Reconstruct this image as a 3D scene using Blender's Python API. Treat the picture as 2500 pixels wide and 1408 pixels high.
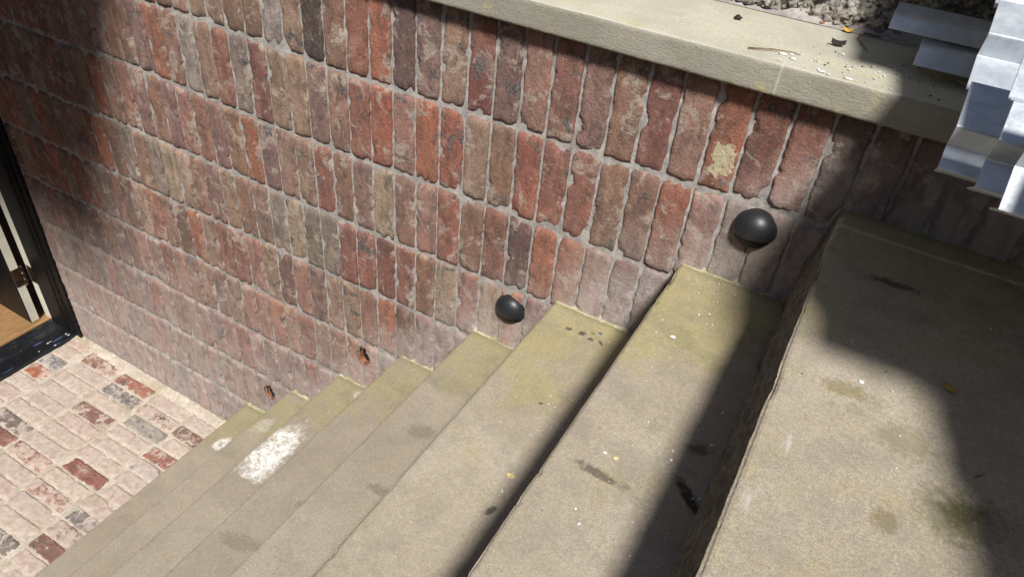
import bpy, bmesh, math, random
from mathutils import Vector, Matrix, noise
for o in list(bpy.data.objects): bpy.data.objects.remove(o)
SC = bpy.context.scene
COL = SC.collection
rnd = random.Random(7)

# ------------------------------------------------------------------ camera
CAM = Vector((1.10013, -1.42490, 0.744854))
cam = bpy.data.cameras.new('camera'); cam.sensor_width = 36; cam.lens = 1727.84 * 36 / 2500
cam.clip_start = .02; cam.clip_end = 200
co = bpy.data.objects.new('camera', cam); COL.objects.link(co)
Rr = Vector((0.86378533, 0.49588273, 0.08930414)); Rd = Vector((0.36701099, -0.49778215, -0.78582178)); Rf = Vector((-0.34522144, 0.71155692, -0.61197133))
co.matrix_world = Matrix(((Rr.x, -Rd.x, -Rf.x, CAM.x), (Rr.y, -Rd.y, -Rf.y, CAM.y), (Rr.z, -Rd.z, -Rf.z, CAM.z), (0, 0, 0, 1)))
SC.camera = co
# ------------------------------------------------------------------ light
SUN = Vector((0.45, -0.76, 1.1)).normalized()
W = bpy.data.worlds.new('World'); SC.world = W; W.use_nodes = True
wn = W.node_tree; bg = wn.nodes['Background']
sky = wn.nodes.new('ShaderNodeTexSky'); sky.sky_type = 'NISHITA'; sky.sun_disc = False
sky.sun_elevation = math.asin(SUN.z); sky.sun_rotation = math.atan2(SUN.x, SUN.y)
wn.links.new(sky.outputs[0], bg.inputs[0]); bg.inputs[1].default_value = 0.06
sl = bpy.data.lights.new('sun', 'SUN'); sl.energy = 4.9; sl.angle = math.radians(8); sl.color = (1.0, .955, .89)
so = bpy.data.objects.new('sun', sl); COL.objects.link(so)
so.rotation_euler = (-SUN).to_track_quat('-Z', 'Y').to_euler()
so.location = (3, -4, 6)
vs = SC.view_settings; vs.view_transform = 'Standard'; vs.look = 'None'; vs.exposure = 0.30; vs.gamma = 1; vs.use_curve_mapping = False

# ------------------------------------------------------------------ helpers
def link(o, parent=None):
    COL.objects.link(o)
    if parent: o.parent = parent
    return o
def mk(name, verts, faces, mat, parent=None, smooth=False):
    me = bpy.data.meshes.new(name); me.from_pydata([tuple(v) for v in verts], [], faces)
    if smooth: me.polygons.foreach_set('use_smooth', [True] * len(me.polygons))
    if mat: me.materials.append(mat)
    me.update()
    return link(bpy.data.objects.new(name, me), parent)
def frombm(name, bm, mat, parent=None, smooth=False):
    me = bpy.data.meshes.new(name); bm.to_mesh(me); bm.free()
    if smooth: me.polygons.foreach_set('use_smooth', [True] * len(me.polygons))
    me.materials.append(mat)
    return link(bpy.data.objects.new(name, me), parent)
def thing(name, label, cat, loc=(0, 0, 0), group=None):
    o = bpy.data.objects.new(name, None); o.location = loc; o.empty_display_size = .05
    COL.objects.link(o); tag(o, label, cat, group); return o
def tag(o, label=None, cat=None, group=None, kind=None):
    if label: o['label'] = label
    if cat: o['category'] = cat
    if group: o['group'] = group
    if kind: o['kind'] = kind
    return o
def boxbm(x0, x1, y0, y1, z0, z1, bev=0.0, bm=None):
    own = bm is None
    bm = bm or bmesh.new()
    r = bmesh.ops.create_cube(bm, size=1)
    for v in r['verts']:
        v.co = Vector((x0 + (v.co.x + .5) * (x1 - x0), y0 + (v.co.y + .5) * (y1 - y0), z0 + (v.co.z + .5) * (z1 - z0)))
    if bev and own: bmesh.ops.bevel(bm, geom=bm.edges[:], offset=bev, segments=2, affect='EDGES', profile=.5)
    return bm
def box(name, x0, x1, y0, y1, z0, z1, mat, parent=None, bev=0.0):
    return frombm(name, boxbm(x0, x1, y0, y1, z0, z1, bev), mat, parent)
def nz(x, y, z, o=1): return noise.noise((x, y, z))
def fbm(x, y, z, oct=4):
    s = 0; a = 1
    for i in range(oct):
        s += a * noise.noise((x, y, z)); x *= 2.03; y *= 2.01; z *= 2.07; a *= .5
    return s
def tube(pts, radii, mat, name, parent=None, seg=8, bm=None):
    own = bm is None
    bm = bm or bmesh.new(); rings = []
    n = len(pts); pts = [Vector(p) for p in pts]
    if not hasattr(radii, '__len__'): radii = [radii] * n
    for i, p in enumerate(pts):
        d = (pts[min(i + 1, n - 1)] - pts[max(i - 1, 0)]).normalized()
        a = d.cross(Vector((.3, .2, 1))).normalized(); b = d.cross(a)
        rings.append([bm.verts.new(p + (a * math.cos(t) + b * math.sin(t)) * radii[i]) for t in [k * 2 * math.pi / seg for k in range(seg)]])
    for i in range(n - 1):
        for k in range(seg): bm.faces.new((rings[i][k], rings[i][(k + 1) % seg], rings[i + 1][(k + 1) % seg], rings[i + 1][k]))
    bm.faces.new(rings[0]); bm.faces.new(rings[-1][::-1])
    if own: return frombm(name, bm, mat, parent, True)

# ---- node material helper
class M:
    def __init__(s, name, rough=.9, metal=0.0, spec=.3):
        s.m = bpy.data.materials.new(name); s.m.use_nodes = True; s.t = s.m.node_tree; s.n = s.t.nodes; s.l = s.t.links
        s.b = s.n['Principled BSDF']; s.b.inputs['Roughness'].default_value = rough; s.b.inputs['Metallic'].default_value = metal
        s.b.inputs['Specular IOR Level'].default_value = spec
        g = s.n.new('ShaderNodeNewGeometry'); s.P = g.outputs['Position']
        sp = s.n.new('ShaderNodeSeparateXYZ'); s.l.new(s.P, sp.inputs[0]); s.X, s.Y, s.Z = sp.outputs
    def put(s, sock, v):
        if v is None: return
        if isinstance(v, bpy.types.NodeSocket): s.l.new(v, sock)
        else:
            if hasattr(v, '__len__') and len(v) == 3 and sock.type == 'RGBA': v = (*v, 1)
            sock.default_value = v
    def math(s, op, a, b=None, c=None, clamp=False):
        n = s.n.new('ShaderNodeMath'); n.operation = op; n.use_clamp = clamp
        s.put(n.inputs[0], a); s.put(n.inputs[1], b); s.put(n.inputs[2], c); return n.outputs[0]
    def vec(s, op, a, b=None, scale=None):
        n = s.n.new('ShaderNodeVectorMath'); n.operation = op
        s.put(n.inputs[0], a); s.put(n.inputs[1], b)
        if scale is not None: s.put(n.inputs['Scale'], scale)
        return n.outputs[1] if op in ('LENGTH', 'DISTANCE') else n.outputs[0]
    def noise(s, scale, detail=4, rough=.55, vec=None, dist=0.0, color=False):
        n = s.n.new('ShaderNodeTexNoise'); s.put(n.inputs['Vector'], vec if vec is not None else s.P)
        n.inputs['Scale'].default_value = scale; n.inputs['Detail'].default_value = detail; n.inputs['Roughness'].default_value = rough; n.inputs['Distortion'].default_value = dist
        return n.outputs[1] if color else n.outputs[0]
    def vor(s, scale, vec=None, feat='F1', rand=1.0, out='Distance'):
        n = s.n.new('ShaderNodeTexVoronoi'); n.feature = feat; s.put(n.inputs['Vector'], vec if vec is not None else s.P)
        n.inputs['Scale'].default_value = scale; n.inputs['Randomness'].default_value = rand; return n.outputs[out]
    def ramp(s, v, a, b, lo=0.0, hi=1.0):
        n = s.n.new('ShaderNodeMapRange'); n.interpolation_type = 'SMOOTHSTEP'
        s.put(n.inputs['Value'], v)
        n.inputs['From Min'].default_value = a; n.inputs['From Max'].default_value = b; n.inputs['To Min'].default_value = lo; n.inputs['To Max'].default_value = hi
        return n.outputs[0]
    def mix(s, f, a, b, mode='MIX'):
        n = s.n.new('ShaderNodeMix'); n.data_type = 'RGBA'; n.blend_type = mode
        s.put(n.inputs['Factor'], f); s.put(n.inputs[6], a); s.put(n.inputs[7], b); return n.outputs[2]
    def mul(s, a, b): return s.math('MULTIPLY', a, b)
    def comb(s, x, y, z):
        n = s.n.new('ShaderNodeCombineXYZ'); s.put(n.inputs[0], x); s.put(n.inputs[1], y); s.put(n.inputs[2], z); return n.outputs[0]
    def blob(s, c, r, wob=.4, soft=.6, wsc=30, ang=0):
        """mask: ellipse round c=(x,y) world, radii r, ragged edge; height ignored"""
        ca, sa = math.cos(ang), math.sin(ang)
        dx = s.math('SUBTRACT', s.X, c[0]); dy = s.math('SUBTRACT', s.Y, c[1])
        u = s.math('DIVIDE', s.math('ADD', s.mul(dx, ca), s.mul(dy, sa)), r[0]); v = s.math('DIVIDE', s.math('SUBTRACT', s.mul(dy, ca), s.mul(dx, sa)), r[1])
        d = s.math('SQRT', s.math('ADD', s.mul(u, u), s.mul(v, v)))
        d = s.math('ADD', d, s.mul(s.math('SUBTRACT', s.noise(wsc, 5, .65), .5), wob * 2))
        return s.ramp(d, 1.0, 1.0 - soft)
    def bump(s, h, dist, strength=1.0, prev=None):
        n = s.n.new('ShaderNodeBump'); n.inputs['Strength'].default_value = strength; n.inputs['Distance'].default_value = dist
        s.put(n.inputs['Height'], h)
        if prev: s.l.new(prev, n.inputs['Normal'])
        return n.outputs[0]
    def done(s, col=None, nrm=None, rough=None):
        if col is not None: s.put(s.b.inputs['Base Color'], col)
        if nrm is not None: s.l.new(nrm, s.b.inputs['Normal'])
        if rough is not None: s.put(s.b.inputs['Roughness'], rough)
        return s.m
def plain(name, c, rough=.6, metal=0, spec=.4, bump=0, var=.25, sc=40):
    m = M(name, rough, metal, spec); n = m.noise(sc, 5)
    col = m.mix(m.ramp(n, .3, .7, 0, 1), tuple(x * (1 - var) for x in c), tuple(min(1, x * (1 + var)) for x in c))
    return m.done(col, m.bump(m.noise(sc * 6, 3), bump, 1) if bump else None)

def L(r, g, b):   # sRGB 0..255 -> linear
    return tuple(((c / 255) / 12.92 if c / 255 <= .04045 else ((c / 255 + .055) / 1.055) ** 2.4) for c in (r, g, b))

# ------------------------------------------------------------------ measures
P = 0.075; R = 0.24497
STEPX = [1.1238, .8461, .5455, .2925, .0187, -.2709, -.5464, -.8434]
STEPZ = [.059, -.197, -.457, -.693, -.950, -1.209, -1.458, -1.722]
FLOOR = -1.985; WEND = -2.085
def treadz(x):
    z = FLOOR
    for X, Z in zip(STEPX[::-1], STEPZ[::-1]):
        if x > X: z = Z
    return z
RES = [(5,0,1,-4),(6,0,-2,0),(7,0,3,-1),(8,0,0,-3),(9,0,0,-3),(10,0,2,0),(11,0,-1,2),(12,0,0,7),(13,0,7,10),(14,0,5,9),(0,0,-2,-7),(1,0,-4,-2),(2,0,-7,-9),(3,0,4,-2),(4,0,1,-4),(-1,0,-2,-10),(-2,0,-3,-10),(-3,0,-5,-7),(-4,0,-7,-2),(-5,0,-1,-1),(-6,0,-5,3),(-7,0,0,2),(-8,0,-6,2),(-9,0,1,9),(-10,0,3,9),(-11,0,4,9),(-12,0,7,12),(4,1,1,-1),(5,1,2,4),(6,1,4,-4),(7,1,-1,2),(8,1,4,-2),(9,1,8,-4),(10,1,4,-4),(11,1,3,3),(0,1,-4,-7),(-1,1,-5,-10),(-2,1,-9,-14),(-3,1,-5,-12),(-4,1,-6,-12),(-5,1,-3,-10),(-6,1,-2,-14),(-7,1,-6,-9),(-8,1,-5,-7),(-9,1,-1,-6),(-10,1,-2,1),(-11,1,6,6),(-12,1,6,2),(-13,1,8,10),(-14,1,9,12),(-15,1,12,20),(-16,1,11,20),(-17,1,6,9),(-18,1,5,3),(4,2,3,5),(5,2,3,5),(6,2,3,16),(7,2,-1,10),(3,2,0,4),(2,2,0,1),(1,2,-1,-3),(0,2,1,-7),(-1,2,-1,-8),(-2,2,-8,-10),(-3,2,-5,-3),(-7,2,-3,-5),(-8,2,0,-3),(-9,2,-6,-5),(-10,2,3,0),(-11,2,1,-5),(-12,2,2,2),(-13,2,8,-2),(-14,2,10,3),(-15,2,10,1),(-16,2,9,6),(-17,2,1,3),(-18,2,-1,2),(-19,2,-3,-7),(0,3,0,4),(1,3,-3,5),(2,3,-4,6),(3,3,1,9),(-1,3,-3,3),(-2,3,-2,4),(-3,3,-3,-8),(-4,3,3,-3),(-5,3,3,-5),(-6,3,2,-1),(-7,3,2,3),(-8,3,2,7),(-1,4,-4,6),(-2,4,0,-3),(-3,4,-4,0),(-4,4,-3,0),(-5,4,0,-10),(-6,4,-2,-8),(-7,4,4,-3),(-8,4,1,-7),(-9,4,5,-5),(-5,5,-10,6),(-4,5,-10,2),(-6,5,-5,6),(-7,5,-2,6),(-8,5,-4,-4),(-9,5,1,-1)]
def joint(c, r):
    """position on the wall of the crossing of upright joint c and bed joint r, as measured"""
    sw = .35; dx = dz = 0
    for a, b, x, z in RES:
        d = (a - c) ** 2 + ((b - r) * 1.6) ** 2
        if d < 40:
            w = math.exp(-d / 1.1); sw += w; dx += w * x; dz += w * z
    return c * P + dx / sw / 1000, -r * R + dz / sw / 1000

# ------------------------------------------------------------------ materials
def stair_height(m, band):
    """height above the line of the steps (or the yard), for lime bloom rising from them"""
    line = m.math('MULTIPLY_ADD', m.X, .9, -1.10)
    return m.math('SUBTRACT', m.Z, m.math('MAXIMUM', line, FLOOR))
def brick_material(name, floor=False):
    m = M(name, .92, 0, .22)
    oi = m.n.new('ShaderNodeObjectInfo'); base = oi.outputs['Color']; rid = oi.outputs['Random']; alpha = oi.outputs['Alpha']
    off = m.vec('SCALE', (13.1, 7.7, 9.3), None, rid)
    p = m.vec('ADD', m.P, off)
    pl = m.vec('MULTIPLY', p, (1, 1, .42) if not floor else (.42, 1, 1))      # streaks along the brick
    big = m.noise(11, 4, .6, pl, .8); mid = m.noise(32, 5, .65, pl, .5); fin = m.noise(170, 4, .7, p); grit = m.noise(650, 2, .6, p)
    hue = m.noise(9, 2, .5, m.vec('ADD', pl, (3, 8, 1)))
    warm = m.mix(.4, base, (.40, .19, .12)); cool = m.mix(.45, base, (.17, .125, .115))
    c = m.mix(m.ramp(hue, .36, .62, 0, .8), base, cool)
    dusk = m.noise(20, 5, .65, m.vec('ADD', pl, (7, 2, 5)), .6)
    c = m.mix(m.ramp(dusk, .49, .60, 0, .85), c, m.mix(.35, base, (.13, .115, .11)))
    c = m.mix(m.ramp(dusk, .47, .37, 0, .8), c, m.mix(.4, base, (.45, .335, .27)))
    c = m.mix(m.ramp(big, .52, .72, 0, .55), c, warm)
    c = m.mix(m.ramp(mid, .33, .58, 0, 1), m.mix(.45, c, (.03, .022, .02), 'MIX'), c)
    c = m.mix(m.ramp(fin, .34, .60, .60, 0), c, m.mix(.55, c, (.03, .022, .02)))
    c = m.mix(m.ramp(m.noise(110, 5, .75, m.vec('ADD', p, (3, 3, 9))), .56, .70, 0, .45), c, (.50, .40, .34))
    # pale lime / mortar smears
    sm = m.noise(15, 6, .72, m.vec('ADD', p, (5, 1, 7)), .6)
    c = m.mix(m.mul(m.ramp(sm, .53, .63, 0, .85), m.ramp(fin, .3, .6, .4, 1)), c, (.46, .39, .33))
    # soot patches, clinker
    so_ = m.noise(17, 4, .6, m.vec('ADD', p, (9, 4, 2)), .4)
    c = m.mix(m.mul(m.ramp(so_, .60, .66), .85), c, m.mix(m.ramp(m.noise(140, 4, .7, p), .4, .6), (.030, .030, .034), (.17, .165, .16)))
    c = m.mix(m.ramp(m.noise(200, 3, .7, p), .68, .76, 0, .5), c, (.6, .52, .44))
    if floor:
        # lime wash rubbed over the paving, worn away where alpha is low
        w = m.noise(22, 7, .72, m.vec('ADD', p, (1, 2, 3)), .5)
        th = m.math('SUBTRACT', w, m.mul(m.math('SUBTRACT', 1.0, alpha), .42))
        wash = m.mix(m.ramp(m.noise(40, 5, .6, p), .35, .65), (.50, .41, .365), (.66, .585, .52))
        wash = m.mix(.22, wash, base)
        c = m.mix(m.ramp(th, .26, .34, 0, .93), c, wash)
        c = m.mix(m.ramp(m.noise(14, 4, .6), .58, .72, 0, .45), c, (.36, .30, .19))
    else:
        h = stair_height(m, .3)
        hm = m.ramp(m.math('ADD', h, m.mul(m.math('SUBTRACT', m.noise(7, 4, .6), .5), .5)), .42, -.05, 0, 1)
        low = m.ramp(m.math('ADD', m.Z, m.mul(m.math('SUBTRACT', m.noise(4, 3, .6), .5), .7)), -.7, -1.9, 0, .62)
        bl = m.math('MAXIMUM', m.mul(hm, .80), low)
        bl = m.mul(bl, m.ramp(mid, .25, .6, .45, 1))
        c = m.mix(bl, c, (.52, .46, .44))
        ys = m.mul(m.blob_xz((.868, -.0, .082), (.026, .045), 1.2, .12, 32), m.ramp(m.noise(120, 5, .7), .36, .46))
        c = m.mix(m.mul(ys, .85), c, (.60, .55, .36))
    c = m.mix(.12 if not floor else .08, c, (.235, .205, .19))
    nb = m.bump(m.noise(75, 7, .78, pl), .0036, 1.0)
    nb = m.bump(fin, .0036, 1.0, nb)
    nb = m.bump(grit, .0009, 1.0, nb)
    pits = m.ramp(m.vor(190, p), .0, .28, 0, 1)
    nb = m.bump(pits, .0008, .6, nb)
    return m.done(c, nb)
def blob_xz(s, c, r, wob=.4, soft=.6, wsc=30):
    dx = s.math('DIVIDE', s.math('SUBTRACT', s.X, c[0]), r[0]); dz = s.math('DIVIDE', s.math('SUBTRACT', s.Z, c[2]), r[1])
    d = s.math('SQRT', s.math('ADD', s.mul(dx, dx), s.mul(dz, dz)))
    d = s.math('ADD', d, s.mul(s.math('SUBTRACT', s.noise(wsc, 5, .65), .5), wob * 2))
    return s.ramp(d, 1.0, 1.0 - soft)
M.blob_xz = blob_xz
MBRICK = brick_material('reclaimed_brick'); MPAVE = brick_material('paving_brick', True)

def mortar_material(name, a, b, floor=False):
    m = M(name, .95, 0, .2)
    c = m.mix(m.ramp(m.noise(20, 5, .65), .35, .65), a, b)
    c = m.mix(m.ramp(m.noise(90, 4, .7), .3, .6, .45, 0), c, tuple(x * .45 for x in a))
    if floor: c = m.mix(m.ramp(m.noise(9, 4, .6), .5, .68, 0, .6), c, (.30, .245, .15))
    nb = m.bump(m.noise(130, 5, .7), .002, .9); nb = m.bump(m.noise(600, 2), .0005, .8, nb)
    return m.done(c, nb)
MMORT = mortar_material('lime_mortar', (.29, .275, .26), (.44, .415, .39))
MMORTF = mortar_material('floor_mortar', (.44, .385, .315), (.58, .52, .45), True)

def sandstone(name, treads=True):
    m = M(name, .9, 0, .25)
    c = m.mix(m.ramp(m.noise(3.1, 4, .6), .35, .65), (.40, .348, .268), (.48, .425, .34))
    # yellow-green algae, heaviest toward the brick wall
    near = m.ramp(m.Y, -.60, -.02, .0, .42)
    al = m.math('SUBTRACT', m.math('ADD', m.noise(5, 6, .68, None, .4), m.mul(near, .55)), m.mul(m.ramp(m.Z, -.35, -.85), m.ramp(m.Y, -.12, -.45, 0, .13)))
    c = m.mix(m.ramp(al, .51, .74, 0, .75), c, (.42, .37, .165))
    c = m.mix(m.ramp(m.noise(30, 5, .75), .55, .75, 0, .4), c, (.34, .27, .11))
    gl = m.ramp(m.math('ADD', m.Y, m.mul(m.noise(35, 5, .7), .05)), -.012, .020, 0, .8)
    c = m.mix(gl, c, (.24, .235, .085))
    gn = m.mul(m.ramp(m.noise(7, 5, .65, m.vec('ADD', m.P, (4, 4, 4))), .50, .66), m.ramp(m.Y, -.55, -.08, 0, .6))
    c = m.mix(gn, c, (.20, .19, .085))
    c = m.mix(m.ramp(m.noise(9, 6, .7, m.vec('ADD', m.P, (14, 4, 4))), .60, .78, 0, .5), c, (.17, .145, .11))
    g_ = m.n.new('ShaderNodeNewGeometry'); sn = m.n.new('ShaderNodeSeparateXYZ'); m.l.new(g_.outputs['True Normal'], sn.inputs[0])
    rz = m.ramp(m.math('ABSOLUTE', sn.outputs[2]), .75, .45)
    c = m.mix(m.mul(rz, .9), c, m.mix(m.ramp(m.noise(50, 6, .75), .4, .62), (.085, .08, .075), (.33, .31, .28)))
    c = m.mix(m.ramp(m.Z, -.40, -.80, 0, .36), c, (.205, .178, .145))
    # sand grain
    g = m.noise(420, 3, .75); c = m.mix(m.ramp(g, .34, .66, .42, 0), c, (.09, .075, .055))
    g2 = m.noise(360, 3, .7, m.vec('ADD', m.P, (2, 2, 2))); c = m.mix(m.ramp(g2, .56, .72, 0, .5), c, (.64, .56, .45))
    if treads:
        for ctr, rad, ang, z, colr, amt in [
            ((1.213, -.545), (.05, .022), .2, 0, (.19, .155, .06), .6), ((1.372, -.685), (.035, .028), .6, 0, (.035, .035, .02), .85), ((1.372, -.69), (.07, .055), .6, 0, (.12, .11, .045), .6),
            ((1.292, -.75), (.022, .022), 0, 0, (.15, .12, .04), .6), ((1.245, -.22), (.055, .016), .1, 0, (.05, .045, .035), .8), ((1.30, -.60), (.05, .04), .4, 0, (.2, .165, .08), .5),
            ((1.075, -.635), (.050, .014), -.78, 1, (.012, .012, .012), .97), ((.935, -.675), (.062, .013), -.05, 1, (.08, .07, .055), .8), ((1.06, -.53), (.03, .016), .4, 1, (.07, .062, .03), .8),
            ((.60+.028, -.088), (.012, .009), 0, 2, (.03, .03, .025), .9), ((.665, -.082), (.014, .010), .6, 2, (.03, .03, .025), .9), ((.692, -.09), (.012, .008), .3, 2, (.03, .03, .025), .85), ((.688, -.066), (.008, .006), 0, 2, (.03, .03, .03), .8), ((.72, -.088), (.013, .006), -.6, 2, (.025, .025, .02), .9),
            ((.741, -.671), (.022, .010), 1.2, 2, (.03, .03, .025), .8), ((.69, -.36), (.008, .006), 0, 2, (.05, .04, .03), .8),
            ((.40, -.42), (.05, .03), .5, 3, (.17, .14, .10), .6), ((.42, -.62), (.04, .02), .2, 3, (.15, .125, .09), .6),
            ((.17, -.62), (.05, .02), .5, 4, (.17, .14, .10), .6), ((.10, -.80), (.07, .03), .2, 4, (.17, .14, .11), .5),
            ((-.716, -.875), (.02, .016), 0, 7, (.14, .11, .04), .8), ((-.60, -.60), (.03, .012), .3, 7, (.12, .09, .07), .7)]:
            f = m.blob(ctr, rad, .85, .6, 75, ang)
            f = m.mul(f, m.math('COMPARE', m.Z, STEPZ[z], .03)); c = m.mix(m.mul(f, amt), c, colr)
        # spilt white powder
        for ctr, rad, ang, z, amt in [((-.218, -.405), (.075, .165), -.12, 5, 1.0), ((-.20, -.46), (.07, .10), .0, 5, .85), ((-.76, -.225), (.035, .05), -.3, 7, .9), ((-.50, -.20), (.03, .06), -.2, 6, .35), ((-.02 + .12, -.06), (.03, .03), 0, 5, 0.0), ((-.14, -.045), (.03, .025), 0, 5, .45)]:
            f = m.mul(m.blob(ctr, rad, .75, .6, 26, ang), m.math('COMPARE', m.Z, STEPZ[z], .03))
            f = m.mul(f, m.ramp(m.math('ADD', m.noise(260, 3, .8), m.mul(m.noise(45, 4, .7), .6)), .70, .86, .06, 1))
            if z == 5 and amt > .6: f = m.mul(f, m.ramp(m.math('ADD', m.Y, m.mul(m.noise(40, 3), .01)), -.532, -.524))
            c = m.mix(m.mul(f, amt), c, (.86, .86, .85))
        # thin pale drips on the top tread
        st = m.noise(26, 3, .6, m.vec('MULTIPLY', m.P, (1, .16, 1)))
        f = m.mul(m.ramp(st, .66, .73, 0, .45), m.math('COMPARE', m.Z, STEPZ[0], .03)); c = m.mix(f, c, (.60, .60, .58))
    c = m.mix(m.ramp(m.noise(150, 4, .75), .36, .60, .24, 0), c, (.14, .12, .085)); c = m.mix(m.ramp(m.noise(190, 4, .75, m.vec('ADD', m.P, (5, 2, 2))), .56, .70, 0, .30), c, (.62, .56, .45))
    c = m.mix(m.ramp(m.noise(14, 6, .72, m.vec('ADD', m.P, (1, 7, 2))), .46, .62, 0, .28), c, (.20, .18, .15))
    nb = m.bump(m.noise(24, 5, .6), .003, .5); nb = m.bump(m.mul(m.noise(70, 6, .75), rz), .012, 1, nb); nb = m.bump(g, .0011, .8, nb)
    return m.done(c, nb)
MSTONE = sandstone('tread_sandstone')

MBEAD = mortar_material('algae_mortar', (.27, .26, .15), (.47, .44, .33))
def coping_material():
    m = M('sawn_coping_stone', .9, 0, .25)
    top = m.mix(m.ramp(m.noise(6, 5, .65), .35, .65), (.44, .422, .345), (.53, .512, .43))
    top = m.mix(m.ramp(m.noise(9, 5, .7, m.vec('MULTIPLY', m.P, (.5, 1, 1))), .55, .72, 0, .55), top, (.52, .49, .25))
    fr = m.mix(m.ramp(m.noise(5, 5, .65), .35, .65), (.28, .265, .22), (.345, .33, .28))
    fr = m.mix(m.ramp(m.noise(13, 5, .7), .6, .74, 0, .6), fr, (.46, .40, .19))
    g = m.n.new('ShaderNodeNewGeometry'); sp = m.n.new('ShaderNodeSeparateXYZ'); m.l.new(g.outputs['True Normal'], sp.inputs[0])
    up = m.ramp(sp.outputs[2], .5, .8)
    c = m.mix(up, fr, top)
    gr = m.noise(400, 3, .75); c = m.mix(m.ramp(gr, .34, .6, .35, 0), c, (.12, .11, .08))
    c = m.mix(m.mul(m.blob((.93, -.043), (.0035, .05), .5, .6, 60), .35), c, (.62, .58, .48))
    tool = m.noise(1, 4, .6, m.vec('MULTIPLY', m.vec('ADD', m.P, m.vec('SCALE', m.noise(30, 2, .5, color=True), None, .012)), (110, 260, 260)))
    side = m.mul(m.math('SUBTRACT', 1.0, up), tool)
    nb = m.bump(side, .0016, 1.0); nb = m.bump(gr, .0008, .7, nb)
    c = m.mix(m.ramp(side, .38, .56, 0, 0), c, c)
    return m.done(c, nb)
MCOPE = coping_material()

def rubble_material():
    m = M('rubble_stone', .95, 0, .2)
    c = m.mix(m.ramp(m.noise(12, 6, .7), .35, .65), (.20, .185, .165), (.48, .44, .38))
    c = m.mix(m.ramp(m.noise(60, 5, .7), .36, .53, .95, 0), c, (.03, .027, .024))
    c = m.mix(m.ramp(m.noise(35, 5, .7, m.vec('ADD', m.P, (3, 3, 3))), .54, .66, 0, .8), c, (.62, .60, .55))
    c = m.mix(m.ramp(m.noise(20, 4, .7, m.vec('ADD', m.P, (6, 3, 3))), .6, .7, 0, .5), c, (.33, .29, .16))
    nb = m.bump(m.noise(55, 8, .75), .012, 1); nb = m.bump(m.noise(300, 4, .7), .0015, 1, nb)
    return m.done(c, nb)
MRUB = rubble_material()
MFIL = mortar_material('fillet_mortar', (.30, .27, .26), (.42, .385, .37))

def galv_material():
    m = M('galvanised_steel', .45, .38, .5)
    sp = m.vor(75, out='Color'); s1 = m.n.new('ShaderNodeSeparateColor'); m.l.new(sp, s1.inputs[0])
    c = m.mix(m.ramp(m.noise(30, 4, .6), .3, .7), (.40, .445, .50), (.52, .565, .62))
    c = m.mix(m.mul(s1.outputs[0], .15), c, (.85, .88, .92))
    c = m.mix(m.ramp(m.noise(250, 3, .7), .62, .72, 0, .35), c, (.3, .32, .34))
    r = m.ramp(m.math('ADD', m.noise(60, 4, .7), m.mul(s1.outputs[1], .15)), .35, .75, .30, .46)
    return m.done(c, m.bump(m.noise(150, 4, .65), .0006, .6), r)
MGALV = galv_material()
MBLACK = plain('black_gloss_paint', (.007, .007, .008), .45, 0, .25, .0006, .3, 20)
def dome_mat():
    m = M('black_lamp_enamel', .42, 0, .5)
    return m.done(m.mix(m.ramp(m.noise(300, 2), .7, .74), (.017, .018, .021), (.12, .12, .12)), m.bump(m.noise(500, 2), .0002, .5))
MDOME = dome_mat(); MVOID = plain('lamp_inside_and_hole_shade', (.004, .004, .004), .6)  # near-black for lamp insides and for the shade painted in the wall holes
MCREAM = plain('cream_paint', (.60, .585, .50), .55, 0, .4, .0003, .06, 15)
MBRONZE = plain('bronze_hinge_metal', (.09, .055, .035), .38, .8, .5, .0003, .4, 40)
def sill_mat():
    m = M('scuffed_black_sill', .4, 0, .5)
    st = m.noise(20, 5, .7, m.vec('MULTIPLY', m.P, (5, .5, 1)))
    c = m.mix(m.ramp(st, .60, .70, 0, .6), (.010, .011, .014), (.16, .17, .19))
    for ctr, rad, ang in [((-2.17, -.085), (.006, .035), .1), ((-2.215, -.165), (.008, .03), -.1), ((-2.15, -.36), (.005, .04), 0), ((-2.14, -.11), (.005, .03), 0)]:
        c = m.mix(m.mul(m.blob(ctr, rad, .35, .4, 60, ang), .55), c, (.10, .16, .32))
    c = m.mix(m.ramp(m.noise(230, 3, .7), .69, .72, 0, .8), c, (.6, .58, .5))
    return m.done(c, m.bump(st, .0008, .6))
MSILL = sill_mat()
def wood_mat():
    m = M('oak_floor_boards', .45, 0, .4)
    g = m.noise(18, 6, .65, m.vec('MULTIPLY', m.P, (6, .5, 1)), .6)
    return m.done(m.mix(m.ramp(g, .3, .7), (.21, .115, .05), (.36, .22, .105)), m.bump(g, .0004, .5))
MWOOD = wood_mat()
MCLAY = plain('raw_clay_orange', (.22, .095, .055), .9, 0, .2, .002, .6, 90)
MCABLE = plain('black_cable_sheath', (.01, .01, .012), .3, 0, .5)
MBLUE = plain('blue_wire_cap', (.02, .10, .30), .25, 0, .6)
MWHITE = plain('pale_stone_chip', (.66, .66, .64), .85, 0, .3, .001, .12, 80)
MGRIT = plain('dark_grit', (.06, .055, .05), .9, 0, .3, .001, .4, 80)
MLEAF = plain('dry_yellow_leaf', (.52, .34, .055), .6, 0, .4, .0005, .35, 90)
MLEAFP = plain('pale_dry_leaf', (.55, .43, .22), .7, 0, .3, .0005, .25, 90)
MTWIG = plain('dry_brown_twig', (.17, .115, .06), .8, 0, .3, .0006, .5, 200)
MTWIGL = plain('light_stripped_twig', (.55, .33, .16), .7, 0, .3, .0006, .4, 150)
MDARKLEAF = plain('withered_leaf', (.035, .028, .022), .8, 0, .3, .001, .5, 120)

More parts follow.
